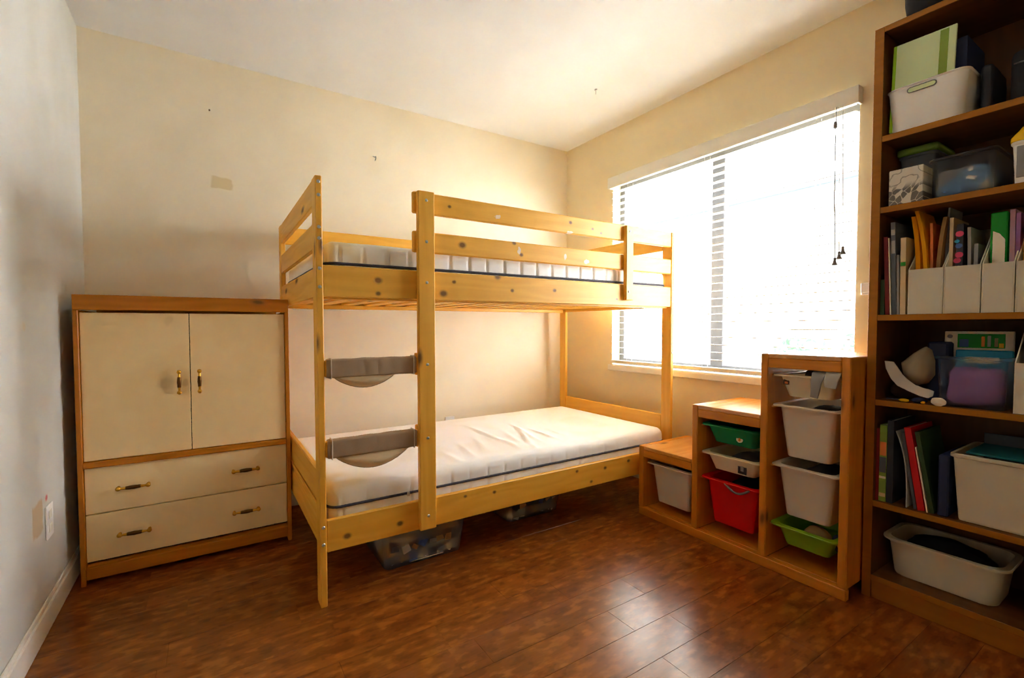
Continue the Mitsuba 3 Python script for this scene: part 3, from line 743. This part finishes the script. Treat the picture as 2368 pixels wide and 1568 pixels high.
# row 2
z = shelf_z[1]
pb = thing('gift_box', 'small white box with black marbled and leaf pattern', 'box')
put('box', box(-.350, -.255, -2.150, -2.060, z + .0005, 1.582, .002), 'marbled', pb)
gb = thing('lidded_box', 'grey translucent box with a green lid behind the patterned box', 'box')
put('body', tub(-.235, -.04, -2.155, -2.048, z + .0005, 1.655, taper=.008, rim=.004, r=.02), 'c_slate', gb, smooth=30)
put('lid', soft_box(-.238, -.037, -2.157, -2.046, 1.6555, 1.682, .006, .02), 'c_lime', gb, 'green lid', smooth=True)
cb = thing('clear_bin', 'clear plastic bin of odds and ends on the second shelf', 'bin')
put('bin', tub(-.350, -.07, -2.318, -2.158, z + .0005, 1.590, taper=.006, rim=.006, r=.022, single=True), 'clear_plastic', cb, smooth=30)
put('contents', soft_box(-.335, -.085, -2.299, -2.177, z + .004, 1.545, .012, .012, lambda p, n: n * (.014 * (meshkit.fbm(p * 30, 2, 4) - .5))[:, None]), 'jumble', cb, 'jumbled small things', smooth=True)
put('white_tag', rot(box(-.3385, -.3365, -2.272, -2.250, 1.500, 1.512, .0006), [1, 0, 0], 25, (-.33, -2.26, 1.506)), 'paper', cb, 'white tag inside')
put('white_tag', box(-.3385, -.3365, -2.264, -2.253, 1.527, 1.541, .0006), 'paper', cb, 'white tag inside')
yb_ = thing('lidded_box', 'frosted box with a yellow lid at the right end of the second shelf', 'box')
put('body', tub(-.340, -.09, -2.60, -2.338, z + .0005, 1.588, taper=.006, rim=.003, r=.02), 'plastic_white', yb_, smooth=30)
put('label_panel', box(-.3385, -.3345, -2.56, -2.353, z + .02, 1.572, .001), 'c_grey', yb_, 'grey panel')
put('lid', loft([np.column_stack([rrect(.252 - s, .264 - s, .02, 4)[:, 0] - .215, rrect(.252 - s, .264 - s, .02, 4)[:, 1] - 2.469, np.full(20 + 0, 0) + zz]) for s, zz in ((0, 1.5885), (0, 1.60), (.03, 1.625), (.045, 1.64))]) if len(rrect(1, 1, .1, 4)) == 20 else box(-.34, -.09, -2.6, -2.338, 1.5885, 1.64), 'plastic_yellow', yb_, 'yellow lid', smooth=35)

# row 3: books at the left, then white magazine files
z = shelf_z[2] + .0005
bx = -.335
book(-2.0392, -2.0515, bx, .20, z, .13, 'c_dgreen', 'short dark green book against the left side of the third shelf')
book(-2.0545, -2.0660, bx, .22, z, .285, 'c_darkred', 'dark red book, second from the left on the third shelf', lean=-2.0)
book(-2.0675, -2.0710, bx, .22, z, .28, 'paper', 'thin white book beside the dark red one', lean=-2.1)
book(-2.0722, -2.0850, bx, .22, z, .335, 'c_slate', 'tall slate grey binder with a pale spine patch on the third shelf', lean=-1.5, stripes=((.66, .80, 'paper_grey'), (.86, .92, 'paper_grey')))
book(-2.0862, -2.0935, bx, .21, z, .215, 'c_grey', 'thin grey-violet book beside the slate binder', lean=-1.2)
book(-2.0945, -2.1100, bx, .21, z, .275, 'c_tan', 'cream book with a green band, last before the white files', lean=-.6, stripes=((.0, .62, 'c_beige'), (.63, .68, 'c_green'), (.69, .99, 'c_beige')))
def magazine_file(y0, y1, label, x0=-.340, zb=None, fh=.157, bh=.30):
    zb = z if zb is None else zb
    t = thing('magazine_file', label, 'magazine file', 'white magazine files')
    w = .003; x1 = x0 + .25
    def side(y):
        pts = np.array([(x0, 0), (x1, 0), (x1, bh), (x1 - .09, bh), (x0, fh)])
        return loft([np.column_stack([pts[:, 0], np.full(5, yy), pts[:, 1] + zb]) for yy in (y + w, y)])
    put('side_panel', side(y0), 'file_card', t); put('side_panel', side(y1 - w), 'file_card', t)
    put('front_panel', box(x0, x0 + w, y0 + w, y1 - w, zb, zb + fh, .0006), 'file_card', t)
    put('back_panel', box(x1 - w, x1, y0 + w, y1 - w, zb, zb + bh, .0006), 'file_card', t)
    put('base_panel', box(x0 + w, x1 - w, y0 + w, y1 - w, zb, zb + w, .0004), 'file_card', t)
    return t
magazine_file(-2.2030, -2.1160, 'white magazine file, leftmost, holding orange envelopes')
magazine_file(-2.2880, -2.2045, 'white magazine file, second from the left, holding a patterned notebook')
magazine_file(-2.3580, -2.2905, 'white magazine file holding a bright green folder')
magazine_file(-2.4450, -2.3605, 'white magazine file at the right edge of the third shelf')
def sheet(name, label, cat, y, x0, x1, z0, top, bend, thick, matn, group=None, tipw=0, label2=None):
    """A limp upright sheet, its top bending sideways by 'bend' metres (in y)."""
    n = 10
    loops = []
    for u in np.linspace(0, 1, n):
        yy = y + bend * u ** 3
        zz = z0 + (top - z0) * u
        xa = x0 + .02 * tipw * u ** 2
        loops.append([(xa, yy + thick / 2, zz), (x1, yy + thick / 2, zz), (x1, yy - thick / 2, zz), (xa, yy - thick / 2, zz)][::-1])
    k = thing(name, label, cat, group)
    put('sheet', loft(loops), matn, k, smooth=30)
    return k
sheet('envelope', 'orange envelope bent to the left in the leftmost file', 'envelope', -2.131, -.30, -.12, z + .004, 1.418, .022, .012, 'manila', 'orange envelopes', 1)
sheet('envelope', 'amber envelope curling far over to the left in the leftmost file', 'envelope', -2.150, -.30, -.12, z + .004, 1.440, .034, .010, 'amber', 'orange envelopes', 1)
sheet('envelope', 'deep orange envelope behind the amber one', 'envelope', -2.160, -.28, -.12, z + .004, 1.385, .004, .007, 'c_orange', 'orange envelopes')
sheet('folder', 'brown card folder leaning right in the leftmost file', 'folder', -2.178, -.30, -.12, z + .004, 1.400, -.012, .010, 'kraft', None, 1)
sheet('folder', 'thin dark blue folder at the left of the leftmost file', 'folder', -2.1225, -.27, -.12, z + .004, 1.350, .0, .003, 'c_blue')
sheet('folder', 'grey card folder leaning right behind the brown one', 'folder', -2.189, -.26, -.12, z + .004, 1.433, -.006, .005, 'c_grey')
sheet('folder', 'beige folder in the second file', 'folder', -2.212, -.31, -.12, z + .004, 1.392, .004, .009, 'c_beige', None, 1)
nb = sheet('notebook', 'dark notebook with pink and blue spots in the second file', 'notebook', -2.2305, -.30, -.12, z + .004, 1.365, .0, .016, 'c_dark')
for (zz, yy, r, m_) in ((1.332, -2.230, .010, 'c_pink'), (1.292, -2.229, .0085, 'c_blue'), (1.262, -2.230, .010, 'c_pink'), (1.308, -2.2245, .006, 'c_cyan'), (1.243, -2.226, .009, 'c_pink')):
    put('spot', disc_mesh((-.3005, yy, zz), (-1, 0, 0), r, .001, 14), m_, nb, 'coloured spot')
sheet('folder', 'grey folder in the second file, right of the spotted notebook', 'folder', -2.252, -.29, -.12, z + .004, 1.352, .003, .008, 'paper_grey')
sheet('folder', 'slim white folder, rightmost in the second file', 'folder', -2.268, -.30, -.12, z + .004, 1.293, .0, .009, 'c_grey')
gf = thing('folder', 'bright green folder with a white paper peeking out', 'folder')
put('cover', box(-.30, -.12, -2.334, -2.298, z + .004, 1.386, .003), 'c_green', gf)
pts = np.array([(-2.304, 0), (-2.330, 0), (-2.330, .075), (-2.318, .095), (-2.304, .105)])
put('paper', loft([np.column_stack([np.full(5, x), pts[:, 0], pts[:, 1] + 1.222]) for x in (-.3005, -.3025)]), 'paper', gf, 'white paper')
sheet('folder', 'lilac folder right of the bright green one', 'folder', -2.3445, -.30, -.12, z + .004, 1.388, .001, .011, 'c_lilac')
sheet('folder', 'dark purple folder right of the lilac one', 'folder', -2.3555, -.30, -.12, z + .004, 1.375, .0, .009, 'c_purple')
sheet('folder', 'olive yellow folder in the file at the right edge', 'folder', -2.372, -.30, -.12, z + .004, 1.365, .0, .010, 'amber')

# row 4
z = shelf_z[3] + .0005
hat = thing('cloth_hat', 'beige cloth hat with a pale curved brim, leaning on the clear bin', 'hat')
outer = [(-2.055, .894), (-2.059, .866), (-2.074, .83), (-2.092, .806), (-2.123, .789), (-2.154, .775), (-2.172, .771), (-2.184, .779)]
inner = [(-2.076, .891), (-2.087, .873), (-2.101, .847), (-2.115, .83), (-2.135, .813), (-2.155, .804), (-2.174, .80), (-2.184, .795)]
put('brim', loft([[(-.330, o[0], o[1]), (-.318, i[0], i[1]), (-.312, i[0], i[1]), (-.324, o[0], o[1])] for o, i in zip(outer, inner)]), 'hat_pale', hat, 'pale curved brim', smooth=40)
fan = np.array([(-2.080, .886), (-2.115, .925), (-2.142, .948), (-2.156, .936), (-2.165, .898), (-2.166, .846), (-2.150, .815), (-2.128, .806), (-2.104, .818), (-2.087, .844)])
cen = np.array([-2.128, .862])
crown = [np.column_stack([np.full(10, x), cen[0] + (fan[:, 0] - cen[0]) * k, cen[1] + (fan[:, 1] - cen[1]) * k]) for x, k in ((-.21, .9), (-.235, 1.0), (-.26, .98), (-.28, .85), (-.292, .6), (-.298, .25))]
put('crown', loft([c_[::-1] for c_ in crown]), 'hat_beige', hat, smooth=50)
lump('dark_cloth', 'dark cloth lying under the hat on the fourth shelf', 'cloth', (-.20, -2.09, z + .030), (.09, .045, .034), 'c_brown', 21)
nbx = thing('navy_box', 'navy box standing behind the clear bin on the fourth shelf', 'box')
put('box', box(-.23, -.06, -2.196, -2.142, z, .965, .006), 'navy', nbx)
cb2 = thing('clear_bin', 'clear bluish bin with a purple bag on the fourth shelf', 'bin')
put('bin', tub(-.345, -.06, -2.358, -2.186, z, .920, taper=.006, rim=.006, r=.015, single=True), 'clear_plastic', cb2, smooth=30)
pbag = thing('plastic_bag', 'purple plastic bag stuffed into the clear bluish bin', 'bag')
put('bag', soft_box(-.325, -.20, -2.334, -2.212, z + .006, .882, .03, .012, lambda p, n: n * (.018 * (meshkit.fbm(p * 17, 3, 14) - .5))[:, None]), 'c_purple', pbag, smooth=True)
cf = thing('folder', 'cyan folder standing in the clear bluish bin', 'folder')
put('cover', box(-.190, -.176, -2.338, -2.205, z + .01, .938, .003), 'c_cyan', cf)
put('name_panel', box(-.1915, -.1895, -2.308, -2.228, .893, .914, .0006), 'paper', cf, 'white panel')
pbk = thing('picture_book', 'white picture book with a green and blue cover behind the cyan folder', 'book')
put('cover', box(-.170, -.155, -2.335, -2.172, z + .01, 1.003, .002), 'paper', pbk)
put('picture', box(-.1712, -.1698, -2.316, -2.205, .945, .994, .0005), 'c_green', pbk, 'green cover picture')
for (y0, y1, z0, z1, m_) in ((-2.232, -2.210, .948, .975, 'c_blue'), (-2.270, -2.262, .950, .985, 'c_orange'), (-2.284, -2.276, .95, .988, 'paper_grey'), (-2.300, -2.292, .95, .98, 'c_tan'), (-2.313, -2.302, .947, .962, 'plastic_yellow')):
    put('picture_shape', box(-.1722, -.1710, y0, y1, z0, z1, .0004), m_, pbk, 'coloured shape on the cover')
put('badge', disc_mesh((-.1698, -2.186, .985), (-1, 0, 0), .007, .001, 16), 'plastic_grey', pbk, 'grey round badge')
magazine_file(-2.450, -2.364, 'white magazine file on the fourth shelf, at the right edge', zb=z, fh=.157)
sheet('book', 'dark book in the white file on the fourth shelf', 'book', -2.392, -.30, -.12, z + .004, 1.005, .0, .03, 'c_dark', 'books on the bookcase')
lump('toy_piece', 'yellow toy piece at the front of the fourth shelf', 'toy', (-.335, -2.112, z + .0055), (.012, .014, .006), 'plastic_yellow', 31)
lump('toy_piece', 'dark blue toy piece beside the yellow one', 'toy', (-.325, -2.150, z + .009), (.014, .020, .010), 'navy', 32)
lump('toy_piece', 'tiny pale yellow toy piece on the shelf edge', 'toy', (-.340, -2.163, z + .0045), (.006, .006, .005), 'amber', 33)
lump('tissue', 'crumpled white tissue in front of the clear bluish bin', 'tissue', (-.348, -2.203, z + .014), (.010, .019, .015), 'paper', 34)
put('ruler', rot(box(-.30, -.285, -2.15, -2.052, z, z + .004, .0008), [0, 0, 1], 4, (-.29, -2.1, z)), 'c_slate', None, 'grey-blue strip lying on the fourth shelf', cat='ruler')

# row 5
z = shelf_z[4] + .0005
book(-2.0395, -2.0485, -.335, .22, z, .27, 'c_darkred', 'thin dark red book at the left end of the fifth shelf')
book(-2.0490, -2.0690, -.335, .22, z, .285, 'c_lime', 'green picture-spine book with orange and grey bands on the fifth shelf', stripes=((.60, .78, 'c_orange'), (.38, .58, 'c_slate'), (.30, .33, 'paper'), (.06, .11, 'c_beige')))
book(-2.0700, -2.0880, -.335, .22, z, .305, 'c_dark', 'dark grey book right of the green picture-spine book')
sheet('magazine', 'thin white magazine bowing to the left on the fifth shelf', 'magazine', -2.126, -.335, -.14, z, .640, .032, .003, 'paper_grey')
book(-2.1440, -2.1520, -.330, .21, z, .27, 'c_slate', 'slim slate book leaning beside the red one', lean=-8)
book(-2.1555, -2.1740, -.335, .22, z, .29, 'c_red', 'bright red book leaning left on the fifth shelf', lean=-8.2)
book(-2.1780, -2.1820, -.335, .22, z, .225, 'paper', 'thin white book leaning on the red one', lean=-8.6)
book(-2.1860, -2.1980, -.335, .22, z, .28, 'c_dgreen', 'dark olive book leaning right of the thin white one', lean=-9)
nb2 = thing('navy_box', 'dark navy box between the books and the white bin', 'box')
put('box', box(-.335, -.08, -2.2300, -2.2040, z, .583, .004), 'navy', nb2)
wb = thing('storage_bin', 'tall white bin with a teal folder inside on the fifth shelf', 'bin')
put('bin', tub(-.350, -.06, -2.560, -2.232, z, .598, taper=.014, rim=.006, r=.015, lip=.012), 'plastic_off', wb, smooth=30)
tf = thing('folder', 'teal folder lying in the tall white bin', 'folder')
put('cover', box(-.31, -.10, -2.50, -2.262, .596, .603, .001), 'plastic_teal', tf)
tf2 = thing('folder', 'grey folder standing at the back of the tall white bin', 'folder')
put('cover', box(-.096, -.090, -2.50, -2.262, .42, .640, .001), 'c_slate', tf2)

# row 6
z = shelf_z[5] + .0005
wt = thing('storage_bin', 'low white tub with a rolled rim on the bottom shelf', 'bin')
put('bin', tub(-.302, -.055, -2.362, -2.044, z, .230, taper=.014, rim=.014, r=.05, lip=.010), 'plastic_off', wt, smooth=30)
lump('dark_cloth', 'dark clothes heaped in the low white tub', 'cloth', (-.17, -2.20, .17), (.085, .12, .07), 'black_cloth', 41)
lump('dark_cloth', 'navy cloth at the right end of the bottom shelf', 'cloth', (-.24, -2.48, z + .075), (.09, .09, .085), 'navy', 42)

# ------------------------------------------------------------------ under the bed
def clear_box(label, x0, x1, y0, y1, h, seed):
    t = thing('clear_box', label, 'storage box', 'clear boxes under the bed')
    put('box', tub(x0, x1, y0, y1, .0005, h, taper=.02, rim=.012, r=.035, t=.002, single=True), 'clear_plastic', t, smooth=30)
    put('contents', soft_box(x0 + .038, x1 - .038, y0 + .038, y1 - .038, .006, h - .03, .02, .016, lambda p, n: n * (.02 * (meshkit.fbm(p * 18, 3, seed) - .5))[:, None] * (p[:, 2:] > .02)), 'jumble', t, 'jumbled things', smooth=True)
    r_ = random.Random(seed)
    cols_ = ['kraft', 'c_dark', 'paper_grey', 'c_blue', 'c_beige', 'black_plastic', 'c_grey', 'c_brown', 'c_slate']
    n_ = int((x1 - x0 - .10) / .042)
    for i in range(n_):        # odd pieces pressed against the front wall
        for j in range(2):
            xc, zc, a_ = x0 + .055 + .042 * (i + .5) + r_.uniform(-.006, .006), .036 + .052 * j + r_.uniform(-.008, .008), r_.uniform(-40, 40)
            w_, h_ = r_.uniform(.014, .024), r_.uniform(.010, .022)
            put('piece', rot(box(xc - w_, xc + w_, y0 + .030 - .010 * j, y0 + .046, zc - h_, zc + h_, .003), [0, 1, 0], a_, (xc, y0 + .035, zc)), r_.choice(cols_), t)
    return t
c1 = clear_box('clear plastic box of jumbled things under the front edge of the bed', -1.905, -1.475, -.975, -.62, .168, 51)
put('paper_slip', box(-1.76, -1.60, -.944, -.941, .012, .040, .0008), 'paper', c1, 'white paper inside')
clear_box('clear plastic box farther back under the middle of the bed', -1.19, -.79, -.86, -.52, .150, 52)

# ------------------------------------------------------------------ small things on walls and ceiling
def outlet(o, axis, label):
    """Cover plate with two sockets; axis 'y' = on the back wall, 'x' = on the left wall."""
    t = thing('outlet', label, 'outlet')
    w, h = .072, .116
    if axis == 'y':
        put('plate', box(o[0] - w / 2, o[0] + w / 2, -.006, -.0003, o[1] - h / 2, o[1] + h / 2, .002), 'plastic_white', t)
        for dz in (-.024, .024):
            put('socket', box(o[0] - .016, o[0] + .016, -.0078, -.0055, o[1] + dz - .014, o[1] + dz + .014, .002), 'trim_white', t)
    else:
        put('plate', box(-W + .0003, -W + .006, o[0] - w / 2, o[0] + w / 2, o[1] - h / 2, o[1] + h / 2, .002), 'plastic_white', t)
        for dz in (-.024, .024):
            put('socket', box(-W + .0055, -W + .0078, o[0] - .016, o[0] + .016, o[1] + dz - .014, o[1] + dz + .014, .002), 'trim_white', t)
outlet((-1.070, .352), 'y', 'white outlet plate on the beige wall above the lower mattress')
outlet((-.640, .355), 'x', 'white outlet plate low on the left wall beside the wardrobe')
n1 = thing('nail', 'small dark nail high on the beige wall above the wardrobe', 'nail')
put('nail', lathe([(0, .0015), (.012, .0015), (.012, .0045), (.014, .004), (.014, 0)], (-2.469, -.0002, 2.154), (0, -1, 0), 10), 'bronze', n1)
hk = thing('wall_hook', 'small grey hook on the beige wall above the bunk bed', 'hook')
put('hook', join(tube([(-1.582, 0, 2.08), (-1.582, -.016, 2.08), (-1.582, -.022, 2.072), (-1.583, -.016, 2.064), (-1.584, -.008, 2.058)], .0022, 8), tube([(-1.582, -.004, 2.08), (-1.598, -.005, 2.083)], .0016, 6)), 'plastic_grey', hk, smooth=True)
ck = thing('ceiling_hook', 'small grey hook screwed into the ceiling', 'hook')
put('hook', join(lathe([(0, .009), (.002, .008), (.003, .003)], (-.50, -.785, H - .0002), (0, 0, -1), 14),
                 tube([(-.50, -.785, H), (-.50, -.785, H - .012), (-.496, -.781, H - .019), (-.490, -.775, H - .020), (-.486, -.771, H - .016)], .0015, 8)), 'c_grey', ck, smooth=35)
sw = thing('wall_bracket', 'small white plastic bracket on the wall between the window and the bookcase', 'bracket')
put('plate', box(-.010, -.0003, -1.935, -1.872, 1.158, 1.212, .003), 'plastic_white', sw)
put('lip', box(-.022, -.0095, -1.930, -1.878, 1.158, 1.170, .003), 'plastic_white', sw)

# ------------------------------------------------------------------ outdoors, seen through the blind
struct('ground', box(TH + .02, 40, -30, 30, -.72, -.6, 0), 'concrete', 'pale paved ground outside the window')
nbh = thing('neighbour_house', 'pale neighbouring building with a teal gutter outside the window', 'building')
put('wall', box(9.0, 17, -26, 20, -.6, 4.2, 0), 'siding', nbh)
put('gutter', box(8.75, 9.0, -26, 20, 4.0, 4.14, .02), 'fascia_teal', nbh, 'teal gutter')
put('roof', box(8.95, 17, -26, 20, 4.2, 4.3, .02), 'siding', nbh)
rs = np.random.RandomState(11)
def shrub(x, y, h, w, n, label):
    t = thing('shrub', label, 'shrub', 'shrubs outside the window')
    stems = [tube([(x, y, -.6), (x + dx * .5, y + dy * .5, -.6 + h * .5), (x + dx, y + dy, -.6 + h * .9)], [.014, .010, .005], 6) for dx, dy in rs.uniform(-w * .5, w * .5, (6, 2))]
    put('stems', join(*stems), 'bark', t)
    c = rs.normal(size=(n, 3)); c /= np.linalg.norm(c, axis=1, keepdims=True)
    c *= rs.uniform(.3, 1, (n, 1)) ** .5 * np.array([w / 2, w / 2, h * .42])
    c += [x, y, -.6 + h * .58]
    V, F = [], []
    for i, q in enumerate(c):
        a = rs.normal(size=3); a /= np.linalg.norm(a); b = np.cross(a, rs.normal(size=3)); b /= np.linalg.norm(b)
        l, ww_ = rs.uniform(.035, .06), rs.uniform(.012, .02)
        V += [q - a * l, q + b * ww_, q + a * l, q - b * ww_]; F += [[4 * i, 4 * i + 1, 4 * i + 2], [4 * i, 4 * i + 2, 4 * i + 3]]
    k = put('leaves', trimesh.Trimesh(V, F, process=False), 'leaf', t, 'green leaves')
    labels[k]['kind'] = 'stuff'
shrub(2.6, -1.35, 1.9, 1.0, 1500, 'leafy green shrub outside the right half of the window')
shrub(3.4, -.2, 1.5, .9, 1200, 'leafy green shrub farther off outside the middle of the window')
